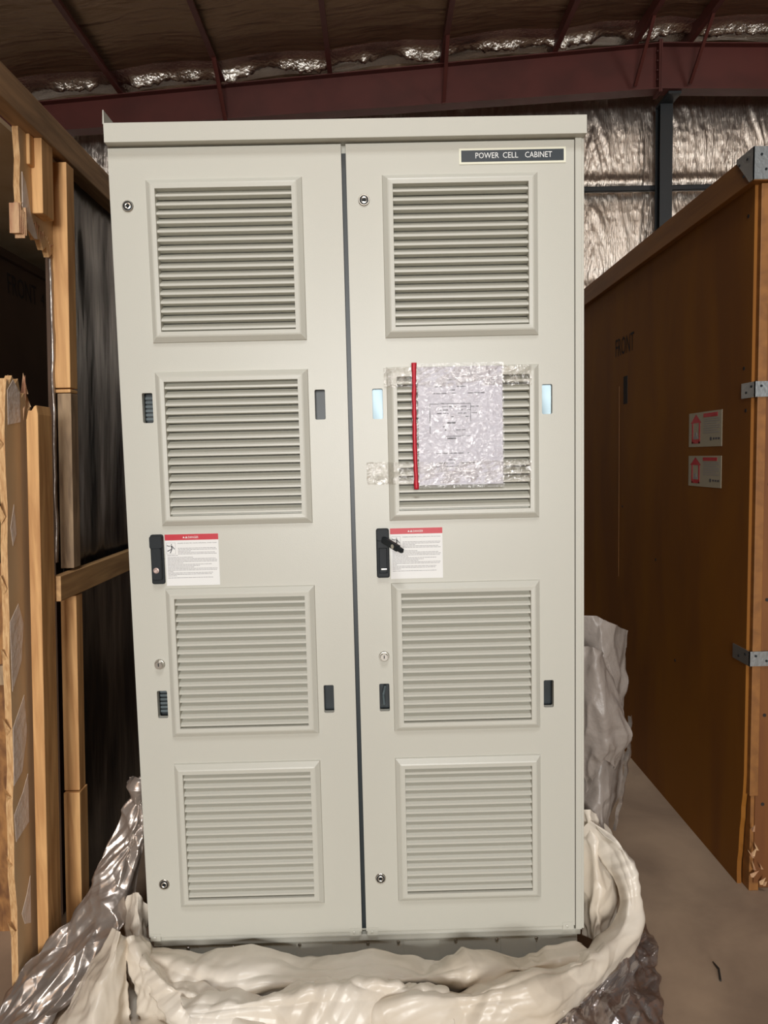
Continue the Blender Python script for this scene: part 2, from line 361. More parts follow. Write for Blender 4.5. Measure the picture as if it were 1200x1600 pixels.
# plinth
mb = MB(); mb.box(-.585, .585, .018, D-.02, .022, .145); mb.box(-.592, .592, .010, .02, .128, .145)
for hx in (-.42, -.15, .15, .42): mb.box(hx-.05, hx+.05, .0165, .0185, .05, .118)
pl = kid(mb.build('plinth', M['paint'], bevel=.001), cab)
mb = MB()
for bx_ in (-.5, -.375, -.19, .0, .085, .245, .36, .47):
    for bz_ in (.116, .065):
        mb = MB(); mb.lathe((bx_, .018, bz_), [(.005, 0), (.005, .003), (.003, .005)], 8); kid(mb.build('bolt', M['chrome']), pl)
mb = MB()
for fx in (-.54, .54):
    for fy in (.08, D-.08):
        mb = MB(); mb.box(fx-.04, fx+.04, fy-.05, fy+.05, 0, .024); kid(mb.build('foot_pad', M['black']), cab)

P_ = .0216
def louver(x0, x1, z0, z1):
    mb = MB()
    prof = [(0, 0), (.0015, .005), (.013, .0145), (.0165, .0155), (.0262, .0150), (.0268, .010), (.0268, -.004)]
    rings = []
    for d, h in prof: rings.append([(x0+d, -h, z0+d), (x1-d, -h, z0+d), (x1-d, -h, z1-d), (x0+d, -h, z1-d)])
    vs = [p for r in rings for p in r]; fs = []
    for k in range(len(prof)-1):
        for c in range(4): fs.append((4*k+c, 4*k+(c+1) % 4, 4*(k+1)+(c+1) % 4, 4*(k+1)+c))
    mb.add(vs, fs)
    a, b, c0, c1 = x0+.0268, x1-.0268, z0+.0268, z1-.0268
    n = 16; P = (c1-c0)/n
    sec = [(.0120, 1.0), (.0105, 1.0), (-.0072, .50), (-.0098, .43), (-.0098, .20), (-.0065, .17), (.0105, .11), (.0120, .11)]
    mb.box(a, b, .002, .012, c0-.002, c0+.12*P)
    for i in range(n):
        zb = c0 + i*P
        if i < n-0:
            vs = [(a, y, zb+t*P) for y, t in sec] + [(b, y, zb+t*P) for y, t in sec]; m_ = len(sec)
            mb.add(vs, [(k, (k+1) % m_, (k+1) % m_+m_, k+m_) for k in range(m_)] + [tuple(range(m_))[::-1], tuple(range(m_, 2*m_))])
    return mb
def lock_disc(x, z):
    mb = MB(); mb.lathe((x, 0, z), [(.0145, 0), (.0145, .002), (.0130, .0035), (.0115, .0035), (.0105, .0012), (.0080, .0012), (.0080, .004), (.006, .0045), (.0045, .004), (.0035, .001)], 24, 0)
    mb.box(x-.0045, x+.0045, -.0052, -.0012, z-.0012, z+.0012, 1)
    mb.lathe((x, 0, z), [(.0113, .0014), (.0106, .0016)], 24, 1)
    return mb
def key_cyl(x, z):
    mb = MB(); mb.lathe((x, 0, z), [(.0140, 0), (.0140, .003), (.0125, .005), (.0112, .005), (.0105, .012), (.0095, .013)], 24, 0)
    mb.box(x-.0012, x+.0012, -.0136, -.012, z-.003, z+.006, 1); return mb

def warning_label(x0, x1, z0, z1, y=-.0008):
    mb = MB(); mb.box(x0, x1, y, 0, z0, z1, 0); wv = x1-x0; hv = z1-z0
    mb.box(x0, x1, y-.0003, y, z1-.115*hv, z1, 1)
    add_text(mb, 'DANGER', (x0+.44*wv, y-.0006, z1-.082*hv), (1,0,0), (0,0,1), .19*wv, .042*hv, 0)
    tri = lambda cx, cz, s_: mb.add([(cx-s_, y-.0006, cz-s_*.8), (cx+s_, y-.0006, cz-s_*.8), (cx, y-.0006, cz+s_)], [(0,1,2)], 0)
    tri(x0+.355*wv, z1-.06*hv, .0026); tri(x0+.405*wv, z1-.06*hv, .0032)
    mb.add([(x0+.402*wv, y-.0008, z1-.075*hv), (x0+.408*wv, y-.0008, z1-.075*hv), (x0+.405*wv, y-.0008, z1-.045*hv)], [(0,1,2)], 2)
    add_text(mb, 'HAZARD OF ELECTRIC SHOCK, EXPLOSION, OR ARC FLASH', (x0+.235*wv, y-.0004, z1-.185*hv), (1,0,0), (0,0,1), .73*wv, .020*hv, 2)
    # shock pictogram: framed figure struck by an arc
    px, pz, s_ = x0+.11*wv, z1-.27*hv, .085*wv
    fr = .0006
    for a, b, c, d in ((px-s_, px+s_, pz-s_*1.25-fr, pz-s_*1.25), (px-s_, px+s_, pz+s_*1.2, pz+s_*1.2+fr), (px-s_, px-s_+fr, pz-s_*1.25, pz+s_*1.2), (px+s_-fr, px+s_, pz-s_*1.25, pz+s_*1.2)):
        mb.box(a, b, y-.0003, y, c, d, 3)
    def stroke(p, q, t, mi=2):
        p = Vector((px+p[0]*s_, y-.0005, pz+p[1]*s_)); q = Vector((px+q[0]*s_, y-.0005, pz+q[1]*s_)); n_ = Vector((-(q-p).z, 0, (q-p).x)).normalized()*t
        mb.add([p-n_, q-n_, q+n_, p+n_], [(0,1,2,3)], mi)
    stroke((.12,.62), (.2,-.15), .0016); stroke((.2,-.15), (-.8,-.62), .0011); stroke((.2,-.15), (-.2,-1.05), .0011); stroke((.12,.6), (.8,-.2), .0010); stroke((.12,.55), (-.9,.55), .0006); stroke((-.9,.75), (-.3,.35), .0005)
    stroke((.05,.78), (.2,.92), .0013)
    # small print, too fine to read in the photograph
    rnd = random.Random(3); zz = z1-.245*hv
    lens = [.74,.76,.24,.70,.74,.20,None,.48,.90,.93,.93,.30,.84,.60,.50,.94,.92,.10,.84,.82,.16,None,.84]
    for L_ in lens:
        zz -= .0275*hv if L_ else .012*hv
        if not L_: continue
        st = .235 if zz > z1-.43*hv else .035
        if zz < z1-.40*hv and st > .2: st = .035
        xa = x0+st*wv; end = x0+min(st+L_, .965)*wv
        while xa < end-.002:
            wl = rnd.uniform(.003, .010); xb = min(xa+wl, end); mb.box(xa, xb, y-.00025, y, zz-.0006, zz+.0007, 3); xa = xb+.0009
    return mb
LM = [M['white'], M['red'], M['ink'], M['inkgrey']]

def make_door(x0, x1, vx, side):
    vents = [(1.767, 2.172), (1.296, 1.694), (.728, 1.131), (.249, .654)]
    if side == 'L': slots = [(-.545, -.518, 1.565, 1.642), (-.100, -.073, 1.564, 1.641), (-.545, -.518, .780, .855), (-.100, -.073, .783, .859)]
    else: slots = [(.049, .076, 1.562, 1.640), (.489, .516, 1.565, 1.642), (.049, .076, .783, .859), (.490, .517, .782, .857)]
    holes = [(vx+.0264, vx+.3676, a+.0264, b-.0264) for a, b in vents] + slots
    mb = MB(); plate_with_holes(mb, x0, x1, .162, 2.262-.012, 0, .018, holes)
    for s in slots:
        for cx, sx in ((s[0], 1), (s[1], -1)):
            for cz, sz in ((s[2], 1), (s[3], -1)): arc_fill(mb, cx, cz, sx, sz, .004, .0002, .0178)
    d = kid(mb.build('door', M['paint'], bevel=.0014), cab)
    for a, b in vents: kid(louver(vx, vx+.394, a, b).build('louver_vent', M['paint']), d)
    for k, s in enumerate(slots):
        mb = MB(); mb.box(s[0]-.003, s[1]+.003, .030, .034, s[2]-.003, s[3]+.003, 0)
        for q in ((s[0]-.004, s[0]-.001), (s[1]+.001, s[1]+.004)): mb.box(q[0], q[1], .018, .034, s[2]-.003, s[3]+.003, 0)
        if side == 'L' and k in (0, 2):
            for j in range(6): mb.box(s[0], s[1], .0235, .030, s[2]+.008+.0108*j, s[2]+.0145+.0108*j, 1)
        nm = 'slot_window'
        if side == 'R' and k in (0, 1):
            g = 12; vs = []
            for jj in range(g+1):
                for ii in range(g+1):
                    u = ii/g; v = jj/g; vs.append((s[0]+(s[1]-s[0])*u, .014+.0016*math.sin(1.6*u+1.1*v+k)+.0005*math.sin(5*v+2*k), s[2]+(s[3]-s[2])*v))
            mb.add(vs, [(jj*(g+1)+ii, jj*(g+1)+ii+1, (jj+1)*(g+1)+ii+1, (jj+1)*(g+1)+ii) for jj in range(g) for ii in range(g)], 2)
        if side == 'R' and k == 2:
            mb.tube((s[0]+.012, .02, s[2]+.012), (s[0]+.010, .016, s[2]+.040), .0035, 8, 1); mb.tube((s[0]+.010, .016, s[2]+.040), (s[0]+.016, .020, s[2]+.064), .0035, 8, 1)
        o = kid(mb.build(nm, [M['slot_dark'], M['slot_bar'], M['liner']]), d)
        if side == 'R' and k in (0, 1): o['label'] = 'slot showing bright reflective lining'
    # bottom flange with bolt tabs
    mb = MB(); mb.box(x0+.002, x1-.002, .003, .018, .150, .160)
    for tx in (x0+.016, x1-.022): mb.box(tx-.012, tx+.016, -.001, .006, .151, .172); mb.lathe((tx, -.001, .162), [(.0045, 0), (.0045, .002), (.002, .003)], 8)
    kid(mb.build('bottom_flange', M['paint']), d)
    return d

dl = make_door(-.600, -.0150, -.509, 'L')
dr = make_door(-.0030, .5735, .0865, 'R')
for d, pts in ((dl, ((-.556, 2.109), (-.551, .314))), (dr, ((.040, 2.112), (.040, .314)))):
    for x, z in pts: kid(lock_disc(x, z).build('quarter_turn_lock', [M['chrome'], M['black']], smooth=False), d)
kid(key_cyl(-.533, .928).build('key_cylinder', [M['chrome'], M['black']]), d if False else dl)
kid(key_cyl(.064, .934).build('key_cylinder', [M['chrome'], M['black']]), dr)
# black swing handles: closed on the left door, pulled out on the right door
def rrect(x0, x1, z0, z1, r, n=5):
    o = []
    for cx, cz, a0 in ((x1-r, z0+r, -90), (x1-r, z1-r, 0), (x0+r, z1-r, 90), (x0+r, z0+r, 180)):
        for k in range(n+1):
            a = math.radians(a0+90*k/n); o.append((cx+r*math.cos(a), cz+r*math.sin(a)))
    return o
F3 = lambda u, v, w_: (u, w_, v)
mb = MB(); mb.prism(rrect(-.541, -.507, 1.144, 1.275, .006), F3, 0, -.007)
mb.prism(rrect(-.5405, -.508, 1.238, 1.272, .006), F3, -.007, -.016); mb.prism(rrect(-.537, -.511, 1.156, 1.240, .006), F3, -.007, -.018)
h = kid(mb.build('swing_handle', M['black'], bevel=.002), dl); h['label'] = 'black handle folded shut'
mb = MB(); mb.lathe((-.5245, -.0175, 1.182), [(.0075, 0), (.0075, .002), (.005, .0028), (.003, .002)], 20); kid(mb.build('key_cap', M['pinkish']), dl)
mb = MB(); mb.prism(rrect(.050, .084, 1.146, 1.277, .006), F3, 0, -.006)
plate_with_holes(mb, .052, .082, 1.150, 1.255, -.013, -.006, [(.0575, .0765, 1.160, 1.225)])
mb.prism(rrect(.051, .083, 1.245, 1.275, .006), F3, -.006, -.016)
h = kid(mb.build('handle_dish', M['black'], bevel=.0015), dr)
mb = MB(); a = Vector((.068, -.014, 1.249)); b = Vector((.116, -.080, 1.226)); dd = (b-a).normalized(); sx_ = dd.cross(Vector((0,0,1))).normalized(); uz_ = sx_.cross(dd)
def seg(p, q, wd, th):
    vs = []
    for c in (p, q):
        for s1 in (-1, 1):
            for s2 in (-1, 1): vs.append(c+uz_*wd*s1+sx_*th*s2)
    mb.add(vs, [(0,1,3,2),(4,6,7,5),(0,4,5,1),(2,3,7,6),(0,2,6,4),(1,5,7,3)])
seg(a, a+(b-a)*.8, .0085, .006); seg(a+(b-a)*.78, b, .0060, .005)
h = kid(mb.build('handle_lever', M['black'], bevel=.0025), dr); h['label'] = 'black handle lever pulled out from the door'
mb = MB(); c_ = a+(b-a)*.6; mb.tube(c_-sx_*.0, c_-sx_*.0075+Vector((0,0,0)), .0060, 16); mb.tube(c_, c_+sx_*.0075, .0060, 16)
kid(mb.build('key_cap', M['chrome']), dr)
mb = MB(); mb.box(.062, .076, -.0075, -.0055, 1.168, 1.171); kid(mb.build('handle_catch', M['chrome']), dr)
kid(warning_label(-.504, -.364, 1.138, 1.274).build('warning_label', LM), dl)
kid(warning_label(.087, .2245, 1.142, 1.276).build('warning_label', LM), dr)
mb = MB(); mb.box(.2825, .5515, -.0018, 0, 2.1945, 2.2325, 0); mb.box(.2875, .5465, -.0024, -.0018, 2.1995, 2.2275, 1)
for wd, xa, wl in (('POWER', .3235, .0590), ('CELL', .3925, .0385), ('CABINET', .4485, .0680)):
    add_text(mb, wd, (xa, -.0028, 2.2075), (1,0,0), (0,0,1), wl, .0140, 2)
kid(mb.build('nameplate', [M['cream'], M['slate'], M['white']]), dr)

# clear document pouch taped over the second vent of the right door
pouch = thing('document_pouch', 'clear plastic document pouch with red edge taped over the right door vent', 'document pouch', (.268, -.02, 1.38))
mb = MB(); mb.box(.166, .383, -.0190, -.0184, 1.388, 1.690, 0)
rnd = random.Random(5)
for z in [1.655-.0085*k for k in range(28)]:
    if rnd.random() < .35: continue
    xa = .20 + rnd.uniform(0, .03); end = .35-rnd.uniform(0, .09)
    while xa < end:
        wl = rnd.uniform(.004, .016)
        if rnd.random() < .6: mb.box(xa, xa+wl, -.0193, -.0190, z, z+.0024, 2)
        xa += wl+.003
for xa, xb, za, zb in ((.195, .300, 1.595, 1.5965), (.195, .1965, 1.52, 1.596), (.3, .3015, 1.55, 1.596), (.24, .262, 1.505, 1.509), (.24, .262, 1.545, 1.549), (.236, .300, 1.512, 1.5135)):
    mb.box(xa, xb, -.0194, -.0190, za, zb, 2)
kid(mb.build('paper_sheet', [M['paper'], M['inkgrey'], M['ink']]), pouch)
def sheet(mb, x0, x1, z0, z1, y, amp, sc, nx, nz, seed, mi=0, jag=0):
    vs = []
    for j in range(nz+1):
        for i in range(nx+1):
            x = x0+(x1-x0)*i/nx; z = z0+(z1-z0)*j/nz
            e = ridged((x*sc+seed, z*sc*1.0+seed, seed), 3)*amp - amp*.6 + amp*1.2*ridged(((x+z*.35)*sc*.5, (z-x*.4)*sc*2.2, seed+4), 2) - amp*.7
            jx = jag*noise.noise(Vector((z*60, seed, 0))) if i in (0, nx) else 0; jz = jag*noise.noise(Vector((x*60, seed, 5))) if j in (0, nz) else 0
            vs.append((x+jx, y-abs(e), z+jz))
    mb.add(vs, [(j*(nx+1)+i, j*(nx+1)+i+1, (j+1)*(nx+1)+i+1, (j+1)*(nx+1)+i) for j in range(nz) for i in range(nx)], mi)
mb = MB(); sheet(mb, .150, .386, 1.380, 1.699, -.0200, .0006, 24, 90, 120, 1); kid(mb.build('clear_sleeve', M['clear'], smooth=True, recalc=False), pouch)
mb = MB()
vs = []; 
n = 60
for k in range(n+1):
    z = 1.378+.323*k/n; dx = .0012*noise.noise(Vector((z*40, 0, 1))) - .002*math.sin((z-1.378)/.323*math.pi); wd = .0052+.0014*noise.noise(Vector((z*55, 2, 1)))
    if k < 4 or k > n-4: wd += .001
    y = -.0235-.0015*noise.noise(Vector((z*30, 3, 3)))
    vs += [(.1575+dx-wd, y+.002, z), (.1575+dx, y-.0015, z), (.1575+dx+wd, y+.002, z)]
mb.add(vs, [f for k in range(n) for f in ((3*k, 3*k+1, 3*k+4, 3*k+3), (3*k+1, 3*k+2, 3*k+5, 3*k+4))])
kid(mb.build('red_edge_strip', M['red'], smooth=True, recalc=False, solid=.001), pouch)
mb = MB(); sheet(mb, .0795, .458, 1.640, 1.690, -.0175, .0030, 26, 90, 16, 3, jag=.002); kid(mb.build('tape_strip', M['tape'], smooth=True, recalc=False), pouch)
mb = MB(); sheet(mb, .0985, .456, 1.392, 1.448, -.0175, .0030, 26, 90, 16, 6, jag=.002)
sheet(mb, .030, .0850, 1.392, 1.450, -.0016, .0025, 30, 20, 16, 8, jag=.003)
mb.add([(.085, -.0016, 1.392), (.0985, -.0175, 1.392), (.0985, -.0175, 1.448), (.085, -.0016, 1.450)], [(0,1,2,3)])
kid(mb.build('tape_strip', M['tape'], smooth=True, recalc=False), pouch)

# ------------------------------------------------------------------ right crate
crate = thing('wooden_crate', 'large closed orange-brown plywood crate with metal corner plates, at right of the cabinet', 'crate', (2.1, 1.6, 0))
CX0, CX1, CY0, CY1 = 1.24, 3.1, .36, 3.6
mb = MB()
zz = [(.40, .012)]; 
pts = [(CY1, .0), (CY1, 2.30), (CY0+.015, 2.30), (CY0+.015, .40)]
for k in range(9): pts.append((CY0+.015+.004*k + random.uniform(0, .006), .36-.04*k))
pts.append((CY0+.045, .0))
mb.prism([(a, b) for a, b in pts], lambda u, v, w_: (w_, u, v), CX0, CX0+.015)
kid(mb.build('side_panel', M['crate_ply']), crate)
mb = MB(); mb.box(CX0+.018, CX1, CY1-.02, CY1, .02, 2.3); mb.box(CX1-.015, CX1, CY0+.02, CY1-.02, .02, 2.3); kid(mb.build('back_panel', M['crate_ply']), crate)
mb = MB(); mb.box(CX0+.030, CX1, CY0, CY0+.02, .03, 2.272); kid(mb.build('front_panel', M['crate_front']), crate)
mb = MB(); mb.box(CX0+.010, CX0+.038, CY0-.004, CY0+.024, .33, 2.27); mb.box(CX0+.018, CX0+.05, CY0+.004, CY0+.05, .0, .33)
kid(mb.build('corner_post', M['crate_trim'], bevel=.002), crate)
mb = MB(); mb.box(CX0-.024, CX1+.02, CY0-.02, CY1+.02, 2.272, 2.362); kid(mb.build('lid', M['crate_trim'], bevel=.002), crate)
for ya_ in (CY0+.02, CY1-.12):
    mb = MB(); mb.box(CX0+.06, CX1, ya_, ya_+.1, 0, .03); kid(mb.build('skid', M['crate_front']), crate)
def bracket(zc, h_, wy, wx, x=CX0, y=CY0, top=False):
    mb = MB(); t = .003
    if top: mb.prism([(y-.003, zc-h_), (y-.003, zc+h_), (y+wy*.75, zc+h_), (y+wy*.75, zc+h_-.01), (y+.02, zc-h_)], lambda u, v, w_: (w_, u, v), x-t, x)
    else: mb.box(x-t, x, y-t, y+wy, zc-h_, zc+h_)
    mb.box(x-t, x+wx, y-t, y, zc-h_, zc+h_)
    for a, b in ((.3, .5), (.75, .5), (.5, -.4)) if top else ((.25, .4), (.75, -.3)):
        mb.tube((x-t, y+wy*a*.8, zc+h_*b), (x-t-.002, y+wy*a*.8, zc+h_*b), .004, 8, 1)
        mb.tube((x+wx*a, y-t, zc+h_*b), (x+wx*a, y-t-.002, zc+h_*b), .004, 8, 1)
    o = kid(mb.build('corner_bracket', [M['zinc'], M['black']]), crate); o['label'] = 'galvanised corner plate'
bracket(2.322, .048, .13, .07, x=CX0-.024, y=CY0-.02, top=True)
bracket(1.648, .024, .075, .07, y=CY0-.006); bracket(.790, .024, .10, .07, y=CY0-.006)
# splinters of torn ply at the lower corner
mb = MB()
rnd = random.Random(9)
for k in range(9):
    z = .02+rnd.uniform(0, .22); y = CY0-.006-rnd.uniform(0, .01); x = CX0+.012+rnd.uniform(0, .05); l = rnd.uniform(.02, .05); a = rnd.uniform(-.6, .6)
    mb.add([(x, y, z), (x+.006, y-.004, z+.002), (x+.003+l*math.sin(a), y-.012, z+l*math.cos(a)), (x-.002, y+.003, z+.01)], [(0,1,2),(0,2,3),(0,3,1),(1,3,2)])
o = kid(mb.build('splintered_wood', M['torn']), crate); o['label'] = 'pale torn splinters at the lower corner'
mb = MB()
for k in range(4):
    x = CX0+rnd.uniform(.06, .12); mb.add([(x, CY0-.02, 2.262), (x+.03, CY0-.022, 2.27), (x+.02, CY0-.035, 2.23+rnd.uniform(-.01, .01)), (x+.0, CY0-.01, 2.245)], [(0,1,2),(0,2,3),(0,3,1),(1,3,2)])
o = kid(mb.build('splintered_wood', M['torn']), crate); o['label'] = 'pale torn splinters under the lid corner'
# nail heads, knots and a chip
mb = MB()
for x, y, z in [(CX0-.001, CY0+.05, 2.19), (CX0-.001, CY0+.045, 1.585), (CX0-.001, CY0+.06, 1.72), (CX0-.001, 1.5, 1.2), (CX0-.001, .9, .62), (CX0-.001, 1.1, 1.0)]:
    mb = MB(); mb.tube((x, y, z), (x+.002, y, z), .006, 8); kid(mb.build('nail', M['stencil']), crate)
for z in (2.0, 1.72, 1.35, .98, .60, .30):
    mb = MB(); mb.tube((CX0+.055, CY0-.001, z), (CX0+.055, CY0+.002, z), .006, 8); kid(mb.build('nail', M['stencil']), crate)
mb = MB(); add_text(mb, 'FRONT', (CX0-.0012, 1.60, 1.925), (0,-1,0), (0,0,1), .24, .085, 0)
kid(mb.build('stencil_marking', M['stencil']), crate)
mb = MB(); mb.box(CX0-.0012, CX0, 1.44, 1.49, 1.69, 1.82, 0)
kid(mb.build('stencil_marking', M['stencil']), crate)
mb = MB(); mb.box(CX0-.0010, CX0, 1.548, 1.552, .85, 1.78); kid(mb.build('panel_seam', M['crate_trim']), crate)
for za, zb in ((1.475, 1.600), (1.330, 1.442)):
    mb = MB(); x = CX0; ya, yb = .800, .553; H_ = zb-za
    def R_(u0, u1, v0, v1, mi, t): mb.box(x-t, x, ya-(ya-yb)*u1, ya-(ya-yb)*u0, za+H_*v0, za+H_*v1, mi)
    R_(0, 1, 0, 1, 0, .001)
    mb.add([(x-.0014, ya-(ya-yb)*u, za+H_*v) for u, v in ((.06, .70), (.40, .70), (.23, .96))], [(0,1,2)], 1)
    R_(.10, .14, .10, .70, 1, .0014); R_(.32, .36, .10, .70, 1, .0014); R_(.10, .36, .10, .15, 1, .0014); R_(.14, .32, .15, .22, 1, .0013); R_(.16, .30, .24, .30, 3, .0014); R_(.20, .26, .30, .42, 3, .0014)
    R_(.46, .88, .84, .95, 1, .0014)
    for k in range(7): R_(.47, .94-(.08 if k % 3 == 2 else 0), .78-.065*k, .80-.065*k, 3, .0013)
    mb.tube((x-.0014, ya-(ya-yb)*.69, za+H_*.22), (x, ya-(ya-yb)*.69, za+H_*.22), .007, 12, 2)
    R_(.75, .80, .19, .25, 2, .0014); R_(.82, .87, .19, .25, 2, .0014); R_(.89, .95, .19, .25, 2, .0014)
    o = kid(mb.build('handling_label', [M['crate_label'], M['red'], M['ink'], M['inkgrey']]), crate); o['label'] = 'white handling label with red arrow'

# ------------------------------------------------------------------ left crate, broken open, its side wall leaning slightly
LX = -.960; SL = .040
def LW(x, y, z): return (LX + x + SL*z, y, z)
lc = thing('open_wooden_crate', 'broken-open timber crate with exposed studs and black film lining, left of the cabinet', 'crate', (-1.6, 1.6, 0))
def lbox(name, m, x0, x1, y0, y1, z0, z1, bevel=.002, label=None):
    mb = MB(); mb.box(x0, x1, y0, y1, z0, z1, f=LW); o = kid(mb.build(name, m, bevel=bevel), lc)
    if label: o['label'] = label
    return o
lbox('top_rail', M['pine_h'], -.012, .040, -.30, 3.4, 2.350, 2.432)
lbox('lid_edge', M['ply_edge'], -.03, .010, -.34, 3.4, 2.432, 2.448)
lbox('post', M['pine'], .000, .046, .270, .320, 1.690, 2.335)
lbox('post', M['pine'], .000, .046, .270, .320, 1.676, 1.686)
lbox('post', M['pine_old'], .006, .046, .272, .320, 1.150, 1.674, label='weathered grey-brown lower piece of post')
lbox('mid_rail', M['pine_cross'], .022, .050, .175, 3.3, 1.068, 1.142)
lbox('post', M['pine'], .000, .048, .278, .322, .450, 1.064)
lbox('post', M['pine'], .002, .052, .268, .326, .005, .447)
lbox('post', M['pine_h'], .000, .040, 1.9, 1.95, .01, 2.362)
# black film lining, a rippled sheet
mb = MB(); nx, nz = 150, 110; vs = []
for j in range(nz+1):
    z = .01+2.35*j/nz
    for i in range(nx+1):
        y = .325+2.9*i/nx; r = .014*noise.noise(Vector((y*2.4+z*.9, z*.8, 1)))+.006*noise.noise(Vector((y*9, z*2.2, 4)))+.0022*noise.noise(Vector((y*30, z*7, 4)))
        vs.append(LW(-.012+r, y, z))
mb.add(vs, [(j*(nx+1)+i, (j+1)*(nx+1)+i, (j+1)*(nx+1)+i+1, j*(nx+1)+i+1) for j in range(nz) for i in range(nx)])
kid(mb.build('black_lining', M['film'], smooth=True, recalc=False, solid=.002), lc)
lbox('side_panel', M['box_brown'], -.046, -.034, .325, 3.4, .01, 2.43, 0)
# bright hanging foil edge beside the post
mb = MB(); vs = []
n = 60
for k in range(n+1):
    z = 1.17+.92*k/n; o_ = .004*noise.noise(Vector((z*9, 0, 0))); wd = .004+.0025*noise.noise(Vector((z*21, 4, 0)))
    vs += [LW(-.004+o_-wd*.4, .262, z), LW(-.001+o_+wd*.8, .256+.003*math.sin(z*40), z), LW(-.001+o_+wd, .268, z)]
mb.add(vs, [f for k in range(n) for f in ((3*k, 3*k+1, 3*k+4, 3*k+3), (3*k+1, 3*k+2, 3*k+5, 3*k+4))])
kid(mb.build('foil_edge', M['silver'], smooth=True, solid=.001), lc)
# remnant of the plywood front wall at the top, torn along the lower edge
rnd = random.Random(2)
pts = [(.090, 2.385), (.312, 2.345), (.312, 2.055), (.295, 2.07), (.280, 2.052), (.262, 2.075), (.245, 2.06), (.228, 2.085), (.210, 2.07), (.192, 2.095), (.170, 2.085), (.150, 2.11), (.130, 2.10), (.112, 2.13), (.094, 2.12)]
pts += [(.086, 2.20), (.093, 2.27), (.086, 2.34)]
mb = MB(); mb.prism(pts, lambda u, v, w_: LW(w_, u, v), -.012, .004, 1, 0)
kid(mb.build('plywood_remnant', [M['ply'], M['ply_edge']]), lc)
mb = MB(); mb.box(.004, .034, .150, .215, 2.150, 2.349, f=LW)
kid(mb.build('batten', M['pine'], bevel=.002), lc)
mb = MB(); mb.box(.004, .014, .125, .149, 2.27, 2.349, f=LW)
kid(mb.build('batten', M['pine'], bevel=.002), lc)
mb = MB()
for k in range(26):
    y = .092+.215*k/26; z = 2.13-.07*(k/26)+rnd.uniform(-.008, .010); l = rnd.uniform(.006, .020)
    c = [(-.010+rnd.uniform(-.004, .004), y-.003, z+.02), (.006, y, z+.02), (.003, y+.012, z+.02), (-.003+rnd.uniform(-.008, .008), y+.004, z-l)]
    mb.add([LW(*p) for p in c], [(0,1,3),(1,2,3),(2,0,3),(0,2,1)])
for k in range(5):
    y = .074+.005*k; x_ = -.018+.002*k; mb.box(x_, x_+.026, y, y+.004, 2.075-rnd.uniform(0, .012), 2.14+rnd.uniform(-.01, .012), f=LW)
kid(mb.build('splintered_wood', M['torn']), lc)
mb = MB(); mb.prism([(.100, 2.24), (.118, 2.22), (.140, 2.15), (.175, 2.09), (.16, 2.085), (.12, 2.10), (.098, 2.12)], lambda u, v, w_: LW(w_, u, v), .004, .0055); kid(mb.build('torn_backing', M['torn_paper']), lc)
# crate roof, far wall and back
mb = MB(); mb.box(-3.0, -.985, -.05, 3.4, 2.432, 2.447); kid(mb.build('roof_panel', M['ply']), lc)
mb = MB(); mb.box(-3.0, -2.985, .2, 3.4, 0, 2.430); kid(mb.build('far_panel', M['box_brown']), lc)
mb = MB(); mb.box(-2.985, -1.0, 3.385, 3.4, 0, 2.430); kid(mb.build('back_panel', M['box_brown']), lc)
# inner box stencilled FRONT
box = thing('plywood_box', 'dark brown plywood box marked FRONT, standing inside the broken crate', 'box', (-1.95, 2.0, 0))
mb = MB(); mb.box(-2.5, -1.45, .75, 3.2, 0.004, 2.31); kid(mb.build('carcass', M['box_brown'], bevel=.003), box)
mb = MB(); mb.box(-2.52, -1.435, .73, 3.22, 2.31, 2.345); kid(mb.build('lid', M['box_brown'], bevel=.003), box)
mb = MB(); add_text(mb, 'FRONT', (-1.4488, 1.11, 2.175), (0,1,0), (0,0,1), .24, .085, 0); add_text(mb, '4', (-1.4488, 1.39, 2.185), (0,1,0), (0,0,1), .03, .06, 0)
kid(mb.build('stencil_marking', M['stencil']), box)
# strand board panel of the crate front, low at far left
ob = thing('strand_board', 'rough brown strand board with a pine strip, low at the far left edge', 'board', (-1.4, .25, 0))
mb = MB(); mb.box(-2.0, -1.02, .27, .288, .0, 1.17); kid(mb.build('panel', M['osb']), ob)
mb = MB(); mb.box(-1.130, -1.048, .250, .270, .80, .86); mb.box(-2.0, -1.13, .250, .270, .80, .86); kid(mb.build('cross_rail', M['pine_old'], bevel=.002), ob)
mb = MB(); mb.box(-1.060, -1.048, .245, .270, .87, 1.30, f=lambda x, y, z: (x+(.035*(z-1.3)), y, z)); kid(mb.build('strip', M['pine'], bevel=.002), ob)
# broken board with batten, standing in front of the studs
bb = thing('broken_board', 'tall torn-topped plywood strip with a pine batten, standing in front of the studs', 'board', (-.93, .1, 0))
SB = .042
def BW(x, y, z): return (-.978 + x + SB*z, y, z)
rnd = random.Random(11)
pts = [(.005, 0), (.175, 0), (.175, 1.575), (.16, 1.60), (.15, 1.585), (.135, 1.625), (.12, 1.61), (.105, 1.66), (.09, 1.645), (.075, 1.695), (.06, 1.68), (.045, 1.70), (.030, 1.675), (.018, 1.69), (.01, 1.64)]
for k in range(15): pts.append((.002+rnd.uniform(-.006, .008), 1.55-.1*k))
mb = MB(); mb.prism(pts, lambda u, v, w_: BW(w_, u, v), -.010, .008, 1, 0)
for k in range(8):
    z = 1.5-.19*k; mb.add([BW(*p) for p in ((-.008, .004, z), (.006, .0, z+.02), (-.004, -.012, z+.03+rnd.uniform(0,.03)), (-.016, .001, z+.05))], [(0,1,2),(0,2,3),(0,3,1),(1,3,2)], 1)
kid(mb.build('plywood_strip', [M['ply'], M['ply_edge']]), bb)
mb = MB()
